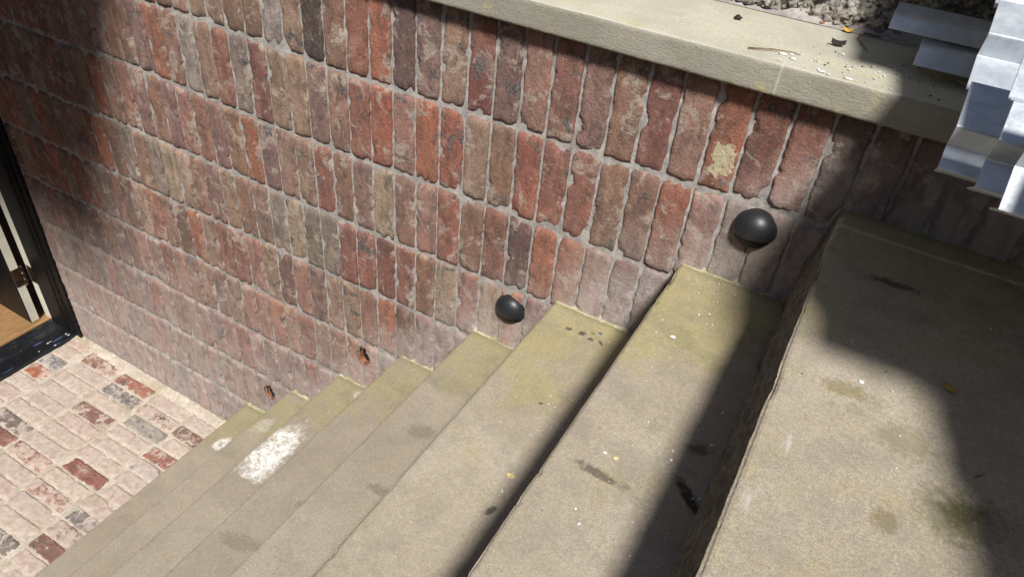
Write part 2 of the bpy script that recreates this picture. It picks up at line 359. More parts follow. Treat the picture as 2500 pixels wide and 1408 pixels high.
# ------------------------------------------------------------------ brick pieces
HOLES = [(-.146, -1.050, .030, .040), (-.680, -1.555, .030, .042)]
def brick_geo(seed, LW, LH, nx, ny, rough=1.0, long_y=False):
    """closed-front brick lying in XZ, face toward -Y, centre at the origin; worn, chipped outline"""
    r = random.Random(seed); S = seed * 3.17
    verts = []; faces = []
    chips = []
    for k in range(r.choice([2, 3, 4, 5, 7])):
        side = r.random()
        cx, cz = (r.choice([-1, 1]) * LW / 2, r.uniform(-1, 1) * LH / 2) if side < .62 else (r.uniform(-1, 1) * LW / 2, r.choice([-1, 1]) * LH / 2)
        chips.append((cx, cz, r.uniform(.007, .020) * rough, r.uniform(.003, .008)))
    for k in range(r.choice([0, 1, 2])):
        chips.append((r.uniform(-.4, .4) * LW, r.uniform(-.45, .45) * LH, r.uniform(.005, .012), r.uniform(.001, .0025)))
    rc = [r.choice([.004, .007, .012, .020]) * r.uniform(.8, 1.2) for _ in range(4)]
    tilt = (r.uniform(-.02, .02), r.uniform(-.008, .008))
    def ring(n):  # denser near the rim
        a = [0, .035, .09, .17]; k = n - 3
        mid = [.17 + (i + 1) * (.66) / k for i in range(k - 1)]
        return a + mid + [.83, .91, .965, 1.0]
    us = ring(nx); vs_ = ring(ny)
    for j, v in enumerate(vs_):
        for i, u in enumerate(us):
            x = (u - .5) * LW; z = (v - .5) * LH
            ed = min(LW / 2 - abs(x), LH / 2 - abs(z))
            q = rc[(x > 0) + 2 * (z > 0)]
            dx = abs(x) - (LW / 2 - q); dz = abs(z) - (LH / 2 - q)
            if dx > 0 and dz > 0:
                d = math.hypot(dx, dz)
                m_ = max(dx, dz)
                if d > 0:
                    s = m_ / d; x = math.copysign(LW / 2 - q + dx * s, x); z = math.copysign(LH / 2 - q + dz * s, z)
            wob = .0020 * rough * fbm(x * 26 + S, z * 26, S, 4)
            wx = .0030 * rough * fbm(z * 42 + S, 5 + (x > 0) * 9, S, 5) * (1 if x > 0 else -1) * abs(u - .5) * 2; wz = .0042 * rough * fbm(x * 48, S, 8 + (z > 0) * 9, 5) * abs(v - .5) * 2
            rim = max(0.0, 1 - ed / (.0030 + .0022 * abs(fbm(x * 50 + S, z * 50, 6, 2))))
            y = -.0050 + .0066 * rim ** 1.5 + wob * .35 + .0012 * fbm(x * 95 + S, z * 95, 2, 3)
            for cx, cz, cr, cd in chips:
                d = math.hypot(x - cx, (z - cz) * .7) / cr + .35 * noise.noise((x * 140 + S, z * 140, 3))
                if d < 1: y += cd * min(1, (1 - d) * 2.4)
            y += tilt[0] * x + tilt[1] * z
            verts.append((x + wx, y, z + wz))
    nxx = len(us); nyy = len(vs_)
    for j in range(nyy - 1):
        for i in range(nxx - 1):
            a = j * nxx + i; faces.append((a, a + 1, a + nxx + 1, a + nxx))
    # skirt going back into the mortar
    rimidx = [i for i in range(nxx)] + [j * nxx + nxx - 1 for j in range(1, nyy)] + [(nyy - 1) * nxx + i for i in range(nxx - 2, -1, -1)] + [j * nxx for j in range(nyy - 2, 0, -1)]
    b0 = len(verts)
    for k in rimidx: x, y, z = verts[k]; verts.append((x, .016, z))
    n = len(rimidx)
    for k in range(n):
        faces.append((rimidx[k], b0 + k, b0 + (k + 1) % n, rimidx[(k + 1) % n]))
    return verts, faces
def brick_mesh(seed, LW, LH, mat, nx=13, ny=34, rough=1.0):
    v, f = brick_geo(seed, LW, LH, nx, ny, rough)
    me = bpy.data.meshes.new('brick'); me.from_pydata(v, [], f); me.materials.append(mat)
    me.polygons.foreach_set('use_smooth', [True] * len(me.polygons)); return me

PAL = {'orange': L(178, 104, 72), 'bright': L(174, 90, 66), 'red': L(158, 94, 78), 'brown': L(148, 110, 90), 'tan': L(166, 138, 118), 'cream': L(182, 162, 136),
       'pink': L(172, 126, 112), 'mauve': L(140, 108, 104), 'purple': L(104, 76, 76), 'maroon': L(122, 62, 54), 'grey': L(140, 134, 124), 'char': L(56, 52, 52), 'white': L(176, 172, 164), 'dkbrown': L(104, 74, 60)}
SPEC = {(-6,-1):'white',(-5,-1):'tan',(-4,-1):'char',(-3,-1):'brown',(-2,-1):'orange',(-1,-1):'orange',(0,-1):'purple',(1,-1):'mauve',(2,-1):'tan',(3,-1):'maroon',(4,-1):'mauve',(5,-1):'pink',(6,-1):'red',(7,-1):'mauve',(8,-1):'brown',(9,-1):'maroon',(10,-1):'pink',(11,-1):'orange',(12,-1):'maroon',(13,-1):'red',(14,-1):'purple',(15,-1):'dkbrown',(16,-1):'dkbrown',(17,-1):'dkbrown',(-7,-1):'brown',(-8,-1):'brown',(-9,-1):'tan',(-10,-1):'tan',
 (-1,0):'bright',(0,0):'pink',(1,0):'orange',(2,0):'bright',(3,0):'tan',(4,0):'brown',(5,0):'bright',(6,0):'red',(7,0):'red',(8,0):'brown',(9,0):'brown',(10,0):'bright',(11,0):'pink',(12,0):'grey',(13,0):'mauve',(14,0):'maroon',(-2,0):'red',(-3,0):'brown',(-4,0):'mauve',(-5,0):'tan',(-6,0):'tan',(-7,0):'maroon',(-8,0):'grey',(-9,0):'red',(-10,0):'tan',(-11,0):'white',(-12,0):'brown',(-13,0):'orange',(-14,0):'mauve',(-15,0):'brown',
 (3,1):'brown',(4,1):'red',(5,1):'purple',(6,1):'orange',(7,1):'orange',(8,1):'pink',(9,1):'maroon',(10,1):'mauve',(2,1):'red',(1,1):'pink',(0,1):'brown',(-1,1):'cream',(-2,1):'mauve',(-3,1):'brown',(-4,1):'red',(-5,1):'tan',(-6,1):'tan',(-7,1):'mauve',(-8,1):'orange',(-9,1):'brown',(-10,1):'mauve',(-11,1):'brown',(-12,1):'pink',(-13,1):'mauve',
 (-4,2):'grey',(-5,2):'grey',(-6,2):'cream',(-7,2):'grey',(-8,2):'tan',(-3,2):'red',(-2,2):'red',(-1,2):'maroon',(0,2):'red',(1,2):'brown',(2,2):'cream',(3,2):'pink',(4,2):'cream',(5,2):'orange',(6,2):'maroon',(-9,2):'brown',(-10,2):'tan',(-11,2):'mauve',(-12,2):'brown',(-13,2):'cream',(-14,2):'cream',(-15,2):'grey',(-16,2):'brown'}
for _k in PAL: PAL[_k] = tuple(a * .78 + b * .22 * (.45 if _k in ('char', 'purple') else 1) for a, b in zip(PAL[_k], L(170, 130, 110)))
POOL = ['brown', 'brown', 'red', 'tan', 'pink', 'mauve', 'red', 'orange', 'brown', 'tan', 'pink', 'mauve', 'grey', 'dkbrown']
def jit(c, r, a=.12):
    k = 1 + r.uniform(-a, a); return tuple(min(1, max(0, x * k * (1 + r.uniform(-.05, .05)))) for x in c)
def project(x, y, z):
    d = Vector((x, y, z)) - CAM; w = d.dot(Rf)
    return (1250 + 1727.84 * d.dot(Rr) / w, 704 + 1727.84 * d.dot(Rd) / w, w) if w > .05 else (1e5, 1e5, w)

# ================================================================== SETTING
# the yard floor (mortar bed that carries the paving bricks)
def sheet(name, x0, x1, y0, y1, step, zf, mat, parent=None):
    nx = max(2, int((x1 - x0) / step)); ny = max(2, int((y1 - y0) / step)); V = []; F = []
    for j in range(ny + 1):
        for i in range(nx + 1):
            x = x0 + (x1 - x0) * i / nx; y = y0 + (y1 - y0) * j / ny; V.append((x, y, zf(x, y)))
    for j in range(ny):
        for i in range(nx):
            a = j * (nx + 1) + i; F.append((a, a + 1, a + nx + 2, a + nx + 1))
    return mk(name, V, F, mat, parent, True)
def floor_h(x, y):
    h = FLOOR - .0004 + .0030 * fbm(x * 22, y * 22, 4, 3)
    if y > -.045: h += (y + .045) * .22 + .004          # fillet run along the foot of the wall
    return h
yard = tag(sheet('floor', -2.125, -.80, -2.2, .004, .011, floor_h, MMORTF), kind='structure')
soil = tag(box('ground', -9, 9, -9, 9, -2.6, -2.05, plain('earth_fill', (.10, .085, .065), .95)), kind='structure')

# paving bricks, laid on edge in straight rows running along the wall
pav_mesh = [brick_mesh(900 + i, .247, .0700, MPAVE, 22, 9, .9) for i in range(18)]
FSPEC = {(2,1):(L(118,122,128),.45),(3,2):(L(176,176,168),.10),(4,1):(L(140,72,60),.42),(7,2):(L(158,66,46),.08),(2,3):(L(128,70,56),.45),(1,1):(L(178,92,62),.36),(4,3):(L(168,84,60),.45),(1,0):(L(164,104,78),.55),(11,3):(L(126,62,54),.18),(9,3):(L(120,122,124),.5),(8,0):(L(160,70,48),.05),(7,0):(L(112,106,98),.5),(8,1):(L(190,126,104),.62),(9,2):(L(186,128,112),.62),(12,2):(L(120,118,112),.4),(2,2):(L(150,104,84),.66),(5,3):(L(140,138,140),.75),(10,3):(L(136,104,92),.7)}
fr = random.Random(5)
def flat_brick(mesh, x, y, z, rot, colr, alpha, sx=1, sy=1):
    o = bpy.data.objects.new('brick', mesh); link(o, yard); colr = tuple(a * .72 + b * .28 for a, b in zip(colr, (.42, .34, .30)))
    o.matrix_local = Matrix.Translation((x, y, z)) @ Matrix.Rotation(rot + (math.pi if fr.random() < .5 else 0), 4, 'Z') @ Matrix.Rotation(-math.pi / 2, 4, 'X') @ Matrix.Diagonal((sx, 1, sy, 1))
    o.color = (*colr, alpha)
for k in range(1, 24):
    for i in range(0, 5):
        x = -1.84 + i * .254 + fr.uniform(-.006, .006) + (.02 if k in (3, 7) else 0) * (i > 1); y = -.079 - .0765 * (k - 1) + fr.uniform(-.002, .002)
        if x > -.74: continue
        colr, al = FSPEC.get((k, i), (jit(fr.choice([PAL['pink'], PAL['mauve'], PAL['tan'], PAL['red'], PAL['cream'], PAL['brown']]), fr), fr.uniform(.84, 1.05)))
        flat_brick(fr.choice(pav_mesh), x, y, FLOOR - .0012 + fr.uniform(-.0018, .0012), fr.uniform(-.012, .012), colr, al, fr.uniform(.96, 1.0), fr.uniform(.95, 1.03))
for k in range(0, 26):   # short bricks at right angles along the door sill
    y = -.036 - .0805 * k
    colr = {0: L(188, 120, 104), 1: L(170, 140, 124), 2: L(132, 136, 144), 3: L(186, 104, 66), 4: L(176, 150, 148)}.get(k, jit(PAL['pink'], fr)); al = {2: .6, 3: .55, 0: .75}.get(k, .9)
    flat_brick(fr.choice(pav_mesh), -2.048, y, FLOOR + .001, math.pi / 2 + fr.uniform(-.03, .03), colr, al, .0, 1) if False else None
    o = bpy.data.objects.new('brick', fr.choice(pav_mesh)); link(o, yard); o.color = (*colr, al)
    o.matrix_local = Matrix.Translation((-2.050, y, FLOOR - .0005)) @ Matrix.Rotation(fr.uniform(-.03, .03), 4, 'Z') @ Matrix.Rotation(-math.pi / 2, 4, 'X') @ Matrix.Diagonal((.56, 1, 1.05, 1))

# ================================================================== BRICK WALL
wall = thing('brick_wall', 'long red and brown wall of upright reclaimed bricks beside the stone steps', 'brick wall', (0, 0, FLOOR))
def mortar_y(x, z):
    x += .004 * noise.noise((x * 30, z * 30, 4))
    return .0022 + .0022 * fbm(x * 45, z * 45, 9, 3) + .0012 * noise.noise((x * 8, z * 8, 2))
def inhole(x, z, k=.92):
    for hx, hz, ra, rb in HOLES:
        if ((x - hx) / ra) ** 2 + ((z - hz) / rb) ** 2 < k: return True
    return False
V = []; F = []; st = .0075; x0, x1, z0, z1 = WEND, 2.4, FLOOR - .03, .262
nx = int((x1 - x0) / st); nzz = int((z1 - z0) / st); idx = {}
for j in range(nzz + 1):
    for i in range(nx + 1):
        x = x0 + i * st; z = z0 + j * (z1 - z0) / nzz
        if z < treadz(x + .02) - .06 and z < treadz(x - .02) - .06: continue
        idx[(i, j)] = len(V); V.append((x, mortar_y(x, z), z - FLOOR))
for j in range(nzz):
    for i in range(nx):
        ks = [(i, j), (i + 1, j), (i + 1, j + 1), (i, j + 1)]
        if all(k in idx for k in ks):
            x = x0 + (i + .5) * st; z = z0 + (j + .5) * (z1 - z0) / nzz
            if inhole(x, z): continue
            F.append([idx[k] for k in ks])
mk('mortar', V, F, MMORT, wall, True)
frombm('core', boxbm(WEND, 2.4, .075, .27, -.03, .262 - FLOOR), MMORT, wall)

variants = [brick_mesh(i + 1, .066, .236, MBRICK) for i in range(56)]
cand = []
br = random.Random(21)
for r in range(-1, 8):
    for c in range(-28, 32):
        a = joint(c, r); b = joint(c + 1, r); d = joint(c, r + 1); e = joint(c + 1, r + 1)
        zt = (a[1] + b[1]) / 2; zb = (d[1] + e[1]) / 2
        if r == -1: zt = .256
        xl = (a[0] + d[0]) / 2; xr = (b[0] + e[0]) / 2
        if r == 7: zb = max(zb, FLOOR + .006)
        if xl < WEND + .002: xl = WEND + .006
        if xr - xl < .03 or zt - zb < .03: continue
        if zt < min(treadz(xl), treadz(xr)) - .0: continue
        cx, cz = (xl + xr) / 2, (zt + zb) / 2
        sh = math.atan2((b[1] - a[1]) + (e[1] - d[1]), 2 * (xr - xl)) * .4
        ln = math.atan2((a[0] - d[0]) + (b[0] - e[0]), 2 * (zt - zb))
        u, v, w = project(cx, 0, cz)
        vis = -60 < u < 2560 and -160 < v < 1500
        vis = vis and cz + .09 > min(treadz(cx - .03), treadz(cx + .03))
        cand.append((-(1 / w ** 3 * (1.0 + 0 * u)) if vis else 1, c, r, cx, cz, xr - xl - .0060 - .0018 * br.random(), zt - zb - .0085 - .0035 * br.random(), ln, br.random()))
cand.sort()
used = 0; rest = []
for it in cand:
    key, c, r, cx, cz, w, h, ln, q = it
    rr = random.Random(c * 131 + r * 17 + 5)
    name = SPEC.get((c, r)) or rr.choice(POOL)
    colr = jit(PAL[name], rr, .08)
    holed = any(abs(cx - hx) < .075 and abs(cz - hz) < .16 for hx, hz, _, _ in HOLES)
    if key < 0 and used < 300:
        used += 1
        if holed:
            v, f = brick_geo(c * 7 + r + 500, w, h, 20, 48)
            f = [g for g in f if not inhole(sum(v[k][0] for k in g) / len(g) + cx, sum(v[k][2] for k in g) / len(g) + cz, 1.0 + .25 * noise.noise((cx * 9 + v[g[0]][0] * 60, v[g[0]][2] * 60, 1)))]
            me = bpy.data.meshes.new('brick'); me.from_pydata(v, [], f); me.materials.append(MBRICK); me.polygons.foreach_set('use_smooth', [True] * len(me.polygons))
            sx = sz = 1
        else:
            me = rr.choice(variants); sx, sz = w / .066, h / .236
        o = bpy.data.objects.new('brick', me); link(o, wall)
        flip = rr.random() < .5 and not holed
        o.matrix_local = Matrix.Translation((cx, rr.uniform(-.0022, .0020), cz - FLOOR)) @ Matrix.Rotation((ln if not flip else ln) + (math.pi if flip else 0) + rr.uniform(-.006, .006), 4, 'Y') @ Matrix.Diagonal((sx, 1, sz, 1))
        o.color = (*colr, 1)
    else: rest.append((cx, cz, w, h))
V = []; F = []
for i, (cx, cz, w, h) in enumerate(rest):
    v, f = brick_geo(2000 + i % 30, w, h, 5, 6); b0 = len(V)
    V += [(x + cx, y, z + cz - FLOOR) for x, y, z in v]; F += [tuple(b0 + k for k in g) for g in f]
if V:
    o = mk('outlying_bricks', V, F, MBRICK, wall, True); o['kind'] = 'stuff'; o.color = (*PAL['brown'], 1)
print('bricks', used, len(rest))

# mortar lumps squeezed round the lamps are left to the sheet; sockets cut into the bricks
for n, (hx, hz, ra, rb) in enumerate(HOLES):
    t = thing('wall_lamp_socket', ['rough orange hole in the brick wall with black cable and blue wire cap inside', 'lowest rough hole in the wall with ringed black conduit end, against the step'][n], 'wall socket', (hx, 0, hz), 'holes awaiting wall lamps')
    bm = bmesh.new(); rings = []
    for k, (s, y) in enumerate([(1.06, -.001), (1.0, .002), (.93, .012), (.86, .03), (.62, .052), (.0, .058)]):
        ring = []
        for q in range(28):
            a = q * 2 * math.pi / 28; w_ = 1 + .13 * noise.noise((math.cos(a) * 2 + n * 5, math.sin(a) * 2, y * 30))
            ring.append(bm.verts.new((ra * s * w_ * math.cos(a), y + .003 * noise.noise((a * 3, y * 50, n)) * (k > 0), rb * s * w_ * math.sin(a))))
        rings.append(ring)
    for a, b in zip(rings, rings[1:]):
        for q in range(28): bm.faces.new((a[q], a[(q + 1) % 28], b[(q + 1) % 28], b[q]))
    frombm('socket_rim', bm, MCLAY, t, True)
    bm = bmesh.new(); bmesh.ops.create_uvsphere(bm, u_segments=14, v_segments=8, radius=.025)
    for v in bm.verts: v.co = Vector((v.co.x * 1.0 + .004, v.co.y * .8 + .024, v.co.z * 1.45 + .004))
    frombm('painted_hole_shade', bm, MVOID, t, True)  # black ball stands in for the shade deep inside the hole
    if n == 0:
        tube([(.004, .045, .028), (.010, .022, .010), (.017, .012, -.008), (.019, .016, -.022)], [.006, .0065, .0065, .006], MCABLE, 'cable', t)
        c_ = tube([(.0185, .010, -.006), (.0195, .012, -.020)], .0058, MBLUE, 'wire_cap', t)
    else:
        tube([(.002, .045, .03), (.009, .020, .012), (.014, .010, -.006), (.0155, .010, -.016)], [.009, .0105, .0105, .0095], MCABLE, 'conduit', t)
        for z_ in (-.002, -.008, -.014): tube([(.0135, .0098, z_ + .0014), (.014, .0098, z_ - .0014)], .0118, MCABLE, 'conduit_ring', t, 12)

# hooded dome lamps
def dome_lamp(cx, cz, Rb, pr, label):
    t = thing('wall_lamp', label, 'wall lamp', (cx, -.002, cz), 'black dome lamps on the brick wall')
    bm = bmesh.new(); nu, nv = 40, 16; grid = []
    cut = -.22
    for j in range(nv + 1):
        ph = j / nv * math.pi / 2; row = []
        for i in range(nu):
            th = i * 2 * math.pi / nu
            x, z, y = math.cos(th) * math.cos(ph), math.sin(th) * math.cos(ph), -math.sin(ph) * pr
            row.append(bm.verts.new((x * Rb, y * Rb, max(z, cut - .04 * 0) * Rb if z < cut else z * Rb)))
        grid.append(row)
    for j in range(nv):
        for i in range(nu):
            f = (grid[j][i], grid[j][(i + 1) % nu], grid[j + 1][(i + 1) % nu], grid[j + 1][i])
            if sum(v.co.z for v in f) / 4 <= cut * Rb + 1e-5: continue
            try: bm.faces.new(f)
            except ValueError: pass
    bmesh.ops.remove_doubles(bm, verts=bm.verts, dist=1e-6)
    bm.verts.ensure_lookup_table()
    loose = [v for v in bm.verts if not v.link_faces]; bmesh.ops.delete(bm, geom=loose, context='VERTS')
    bmesh.ops.recalc_face_normals(bm, faces=bm.faces)
    hood = frombm('hood', bm, MDOME, t, True)
    md = hood.modifiers.new('wall', 'SOLIDIFY'); md.thickness = .0022; md.offset = -1
    bm = bmesh.new(); bmesh.ops.create_uvsphere(bm, u_segments=32, v_segments=16, radius=Rb * .93)
    for v in bm.verts: v.co.y = (v.co.y * pr if v.co.y < 0 else 0); 
    frombm('lens', bm, MVOID, t, True)
    bm = bmesh.new(); bmesh.ops.create_cone(bm, cap_ends=True, segments=40, radius1=Rb * 1.0, radius2=Rb * .98, depth=.006)
    bmesh.ops.rotate(bm, verts=bm.verts, matrix=Matrix.Rotation(math.pi / 2, 3, 'X')); bmesh.ops.translate(bm, verts=bm.verts, vec=(0, .0, 0))
    frombm('back_plate', bm, MVOID, t)
dome_lamp(.9774, -.048, .048, .85, 'upper black dome lamp, under the coping between the top two steps')
dome_lamp(.4124, -.553, .047, .72, 'lower black dome lamp on the wall just left of the yellowish third step')

# ================================================================== STAIRS
stairs = thing('stone_staircase', 'flight of eight thick sandstone steps going down along the brick wall', 'staircase', (STEPX[0], 0, FLOOR))
def step_mesh(n):
    X0 = STEPX[n]; X1 = (STEPX[n - 1] if n else 2.9) + .06; Zt = STEPZ[n]; Zb = (STEPZ[n + 1] if n < 7 else FLOOR) - .03
    amp = [.0040, .0042, .0036, .0020, .0012, .0010, .0008, .0008][n]
    # profile from foot of the riser up, over the nose and back
    prof = []
    for k in range(0, 15): prof.append((0, Zb + (Zt - .006 - Zb) * k / 14, 'r'))
    prof += [(.0012, Zt - .0028, 'n'), (.0035, Zt - .0008, 'n'), (.008, Zt, 't')]
    w = X1 - X0
    ks = 40 if n < 4 else 22
    for k in range(1, ks + 1): prof.append((.008 + (w - .008) * (k / ks) ** 1.25, Zt, 't'))
    ys = []
    y = .006
    while y > -1.25: ys.append(y); y -= .0055
    while y > -2.2: ys.append(y); y -= .04
    V = []; F = []
    for y in ys:
        # broken arris: how far the nose is knocked back here
        kn = max(0, fbm(y * 22 + n * 7.3, n, 1, 5) - .15) * amp * 1.6 + abs(fbm(y * 60 + n, n * 3, 5, 3)) * amp * .35
        kn += amp * 2.2 * max(0, noise.noise((y * 6 + n * 11, 3, n)) - .33) * 2
        for px, pz, t_ in prof:
            x = X0 + px; z = pz
            if t_ == 'r':
                rough = 1.0 if n < 3 else .35
                x -= [.024, .015, .008, 0, 0, 0, 0, 0][n] * min(1, (Zt - z) / .14) ** .85 * (1 + .45 * fbm(y * 9, z * 12, n, 4)); x += rough * min(1, (Zt - z) / .035) * (.0045 * fbm(y * 22 + n, z * 26, 7, 5) + .003 * abs(fbm(y * 70, z * 60, n, 3))) + kn * .7 * max(0, 1 - (Zt - z) / .03)
            else:
                q = max(0, 1 - px / (.010 + kn * 1.4))
                x += kn * q * .5; z -= kn * q * q * 1.3
                z += .0012 * fbm(x * 5, y * 5, n * 3.1, 3) * min(1, px / .02)
                if n < 3: z -= .0014 * math.exp(-px / .012)
            V.append((x - STEPX[0], y, z - FLOOR))
    npf = len(prof)
    for j in range(len(ys) - 1):
        for i in range(npf - 1):
            a = j * npf + i; F.append((a, a + 1, a + npf + 1, a + npf))
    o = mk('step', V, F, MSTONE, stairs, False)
    return o
for n in range(8):
    step_mesh(n)
    if n == 0: continue
    xa = STEPX[n] + .004; xb = (STEPX[n - 1] + .02) if n else 1.9; k_ = int((xb - xa) / .008); V = []; F = []
    for i in range(k_ + 1):
        x = xa + (xb - xa) * i / k_; w_ = .0045 + .003 * noise.noise((x * 40, n, 1)) + .002 * noise.noise((x * 130, n, 1))
        for dy, dz in ((.004, .009 + w_ * .6), (-.003, .004 + w_ * .3), (-.005 - w_, -.001)): V.append((x - STEPX[0], dy, STEPZ[n] + dz * (.75 if n > 2 else .5) - FLOOR))
    for i in range(k_):
        for j in range(2): a = i * 3 + j; F.append((a, a + 1, a + 4, a + 3))
    mk('mortar_bead', V, F, MBEAD, stairs, True)

# ================================================================== COPING
def coping():
    X0, X1 = -2.4, 2.6; Y0, Y1 = -.043, .292; Zb, Zt = .2525, .3135
    prof = [(.20, Zb), (.02, Zb), (Y0 + .004, Zb), (Y0 + .0005, Zb + .003)]
    prof += [(Y0, Zb + .006 + (Zt - Zb - .010) * k / 9) for k in range(10)] + [(Y0 + .0014, Zt - .0010), (Y0 + .005, Zt)]
    prof += [(Y0 + .01 + (Y1 - Y0 - .01) * k / 18, Zt) for k in range(19)] + [(Y1, Zb)]
    xs = []; x = X0
    while x < X1: xs.append(x); x += .006 if .2 < x < 1.6 else .02
    V = []; F = []
    for x in xs:
        for (y, z) in prof:
            e = 0
            if y < Y0 + .006:
                e = .0004 * fbm(x * 60, z * 90, 3, 4) + .0007 * fbm(x * 220, z * 300, 1, 2)
                if abs(z - Zt) < .006: e += .0012 * abs(fbm(x * 90, 7, 3, 4)); z = z - .0009 * abs(fbm(x * 110, 3, 8, 3))
                if abs(z - Zb) < .006: e += .0016 * abs(fbm(x * 80, 17, 3, 4)); z = z + .0014 * abs(fbm(x * 100, 13, 8, 3))
            V.append((x, y + e, z + (.0007 * fbm(x * 6, y * 6, 2, 3) if z > Zt - .002 else 0)))
    npf = len(prof)
    for j in range(len(xs) - 1):
        for i in range(npf - 1):
            a = j * npf + i; F.append((a, a + npf, a + npf + 1, a + 1))
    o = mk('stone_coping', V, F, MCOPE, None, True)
    return tag(o, 'long pale sawn sandstone coping slab capping the brick wall', 'coping stone')
coping()

# rubble wall rising behind the coping
rub = thing('rubble_wall', 'rough crumbling grey rubble wall rising behind the pale coping', 'rubble wall', (0, .3, .30))
V = []; F = []; xs = []; x = -2.4
while x < 2.8: xs.append(x); x += .006 if .4 < x < 1.7 else .04
zs = [.0 + .0055 * k for k in range(60)] + [.33 + .05 * k for k in range(1, 16)]
for x in xs:
    for z in zs:
        base = .046 + .018 * min(1, z / .05)
        d = .012 + .026 * fbm(x * 9, z * 11, 3, 4) + .022 * abs(fbm(x * 30, z * 34, 8, 5)) + .009 * fbm(x * 100, z * 100, 6, 3)
        V.append((x, base - .3 + .265 - d * min(1, max(.08, (z - .004) / .02)), z))
n_ = len(zs)
for j in range(len(xs) - 1):
    for i in range(n_ - 1):
        a = j * n_ + i; F.append((a, a + n_, a + n_ + 1, a + 1))
mk('rubble_face', V, F, MRUB, rub, False)
V = []; F = []; pf = [(-.020, .0145), (-.014, .0155), (-.006, .018), (.002, .023), (.012, .032), (.04, .036)]
for x in xs:
    for k, (y, z) in enumerate(pf): V.append((x, y + .004 * fbm(x * 14, k, 4, 4) + (.006 * noise.noise((x * 5, 1, 1))), z + .002 * fbm(x * 30, k * 3, 1, 3) * (k > 0)))
n_ = len(pf)
for j in range(len(xs) - 1):
    for i in range(n_ - 1):
        a = j * n_ + i; F.append((a, a + n_, a + n_ + 1, a + 1))
mk('mortar_fillet', V, F, MFIL, rub, True)
sr = random.Random(9)
def rock(name, c, s, seed, mat, parent, sub=3, amp=.35):
    bm = bmesh.new(); bmesh.ops.create_icosphere(bm, subdivisions=sub, radius=1)
    for v in bm.verts:
        d = 1 + amp * fbm(v.co.x * 1.6 + seed, v.co.y * 1.6, v.co.z * 1.6, 4)
        v.co = Vector((v.co.x * s[0] * d, v.co.y * s[1] * d, v.co.z * s[2] * d)) + Vector(c)
    return frombm(name, bm, mat, parent, True)
for i in range(30):
    x = .55 + i * .045 + sr.uniform(-.01, .01)
    rock('stone', (x, .030 + sr.uniform(-.004, .006), sr.uniform(.032, .15)), (sr.uniform(.014, .030), .022, sr.uniform(.014, .026)), i * 3.3, MRUB, rub, 3, .5)

# ================================================================== DOORWAY
house = thing('house_wall', 'house wall holding the black door opening at the foot of the steps', 'wall', (-2.35, -.5, FLOOR))
MHOUSE = plain('dark_house_render', (.20, .15, .12), .9, 0, .2, .002, .3, 20)
frombm('side_pier', boxbm(-.25, .262, -.8 - 1.5, -.8 + .0 - .0, 0, 3.6), MHOUSE, house)
frombm('upper_wall', boxbm(-.25, .215, -3.5, .5, 2.15, 6.0), MHOUSE, house)  # unseen upper wall, made larger to block sky light
nb_ = thing('sky_blocker_house', 'unseen plain brown house added opposite the brick wall to block sky light', 'house', (0, -5.2, FLOOR))  # unseen house added to cut down the sky fill
frombm('front', boxbm(-4, 6, -.3, 0, 0, 4.1), MHOUSE, nb_)
frombm('blocker_roof_edge', boxbm(-4.1, 6.1, -.4, .15, 4.1, 4.2), MHOUSE, nb_)
frame = thing('door_frame', 'glossy black door frame standing against the end of the brick wall', 'door frame', (-2.2, 0, FLOOR))
def fbox(name, x0, x1, y0, y1, z0, z1, mat, par, bev=.001):
    l = par.location; return frombm(name, boxbm(x0 - l.x, x1 - l.x, y0 - l.y, y1 - l.y, z0 - l.z, z1 - l.z, bev), mat, par)
fbox('casing', -2.135, WEND - .001, -.012, .26, FLOOR + .004, .12, MBLACK, frame, .002)
fbox('stop_bead', -2.165, -2.137, -.018, .26, FLOOR + .03, .12, MBLACK, frame, .004)
fbox('stop_bead', -2.19, -2.167, -.023, .26, FLOOR + .03, .12, MBLACK, frame, .004)
fbox('jamb', -2.305, -2.192, -.020, .26, FLOOR + .03, .12, MBLACK, frame, .003)
fbox('rebate', -2.372, -2.307, -.013, .26, FLOOR + .03, .12, MCREAM, frame, .001)
fbox('head', -2.372, WEND - .003, -1.25, -.025, .03, .12, MBLACK, frame, .002)
sill = thing('door_sill', 'scuffed black ridged door sill with blue paint scrapes', 'door sill', (-2.23, -.6, FLOOR))
prof = [(-2.128, -.045), (-2.128, .008), (-2.134, .011)]
x = -2.136
for k in range(8): prof += [(x, .0150), (x - .0035, .0150), (x - .005, .0105), (x - .0085, .0105), (x - .010, .0150)]; x -= .0115
prof += [(x - .003, .022), (x - .062, .026), (x - .064, .030), (x - .092, .030), (x - .094, .0)]
V = []; F = []
for y in (-.008, -1.25):
    for px, pz in prof: V.append((px + 2.23, y + .6, pz))
n_ = len(prof)
for i in range(n_ - 1): F.append((i, i + 1, i + n_ + 1, i + n_))
mk('sill_board', V, F, MSILL, sill)
rr = random.Random(3)
bmf = bmesh.new()
for k in range(6):
    a = rr.uniform(0, 1) ** 2 * .25
    c_ = (-2.135 + rr.uniform(-.05, .004) + 2.23, -.02 - a + .6, .014)
    r_ = bmesh.ops.create_icosphere(bmf, subdivisions=1, radius=1)
    sx, sy = rr.uniform(.002, .006), rr.uniform(.003, .013)
    for v in r_['verts']: v.co = Vector((v.co.x * sx + c_[0], v.co.y * sy + c_[1], v.co.z * .0015 + c_[2]))
o = frombm('flaked_paint', bmf, MWHITE, sill); o['kind'] = 'stuff'
door = thing('door', 'black door standing open inwards, showing its unpainted cream hinge edge', 'door', (-2.367, -.05, FLOOR))
A = -math.radians(4); door.rotation_euler = (0, 0, -A * 0)
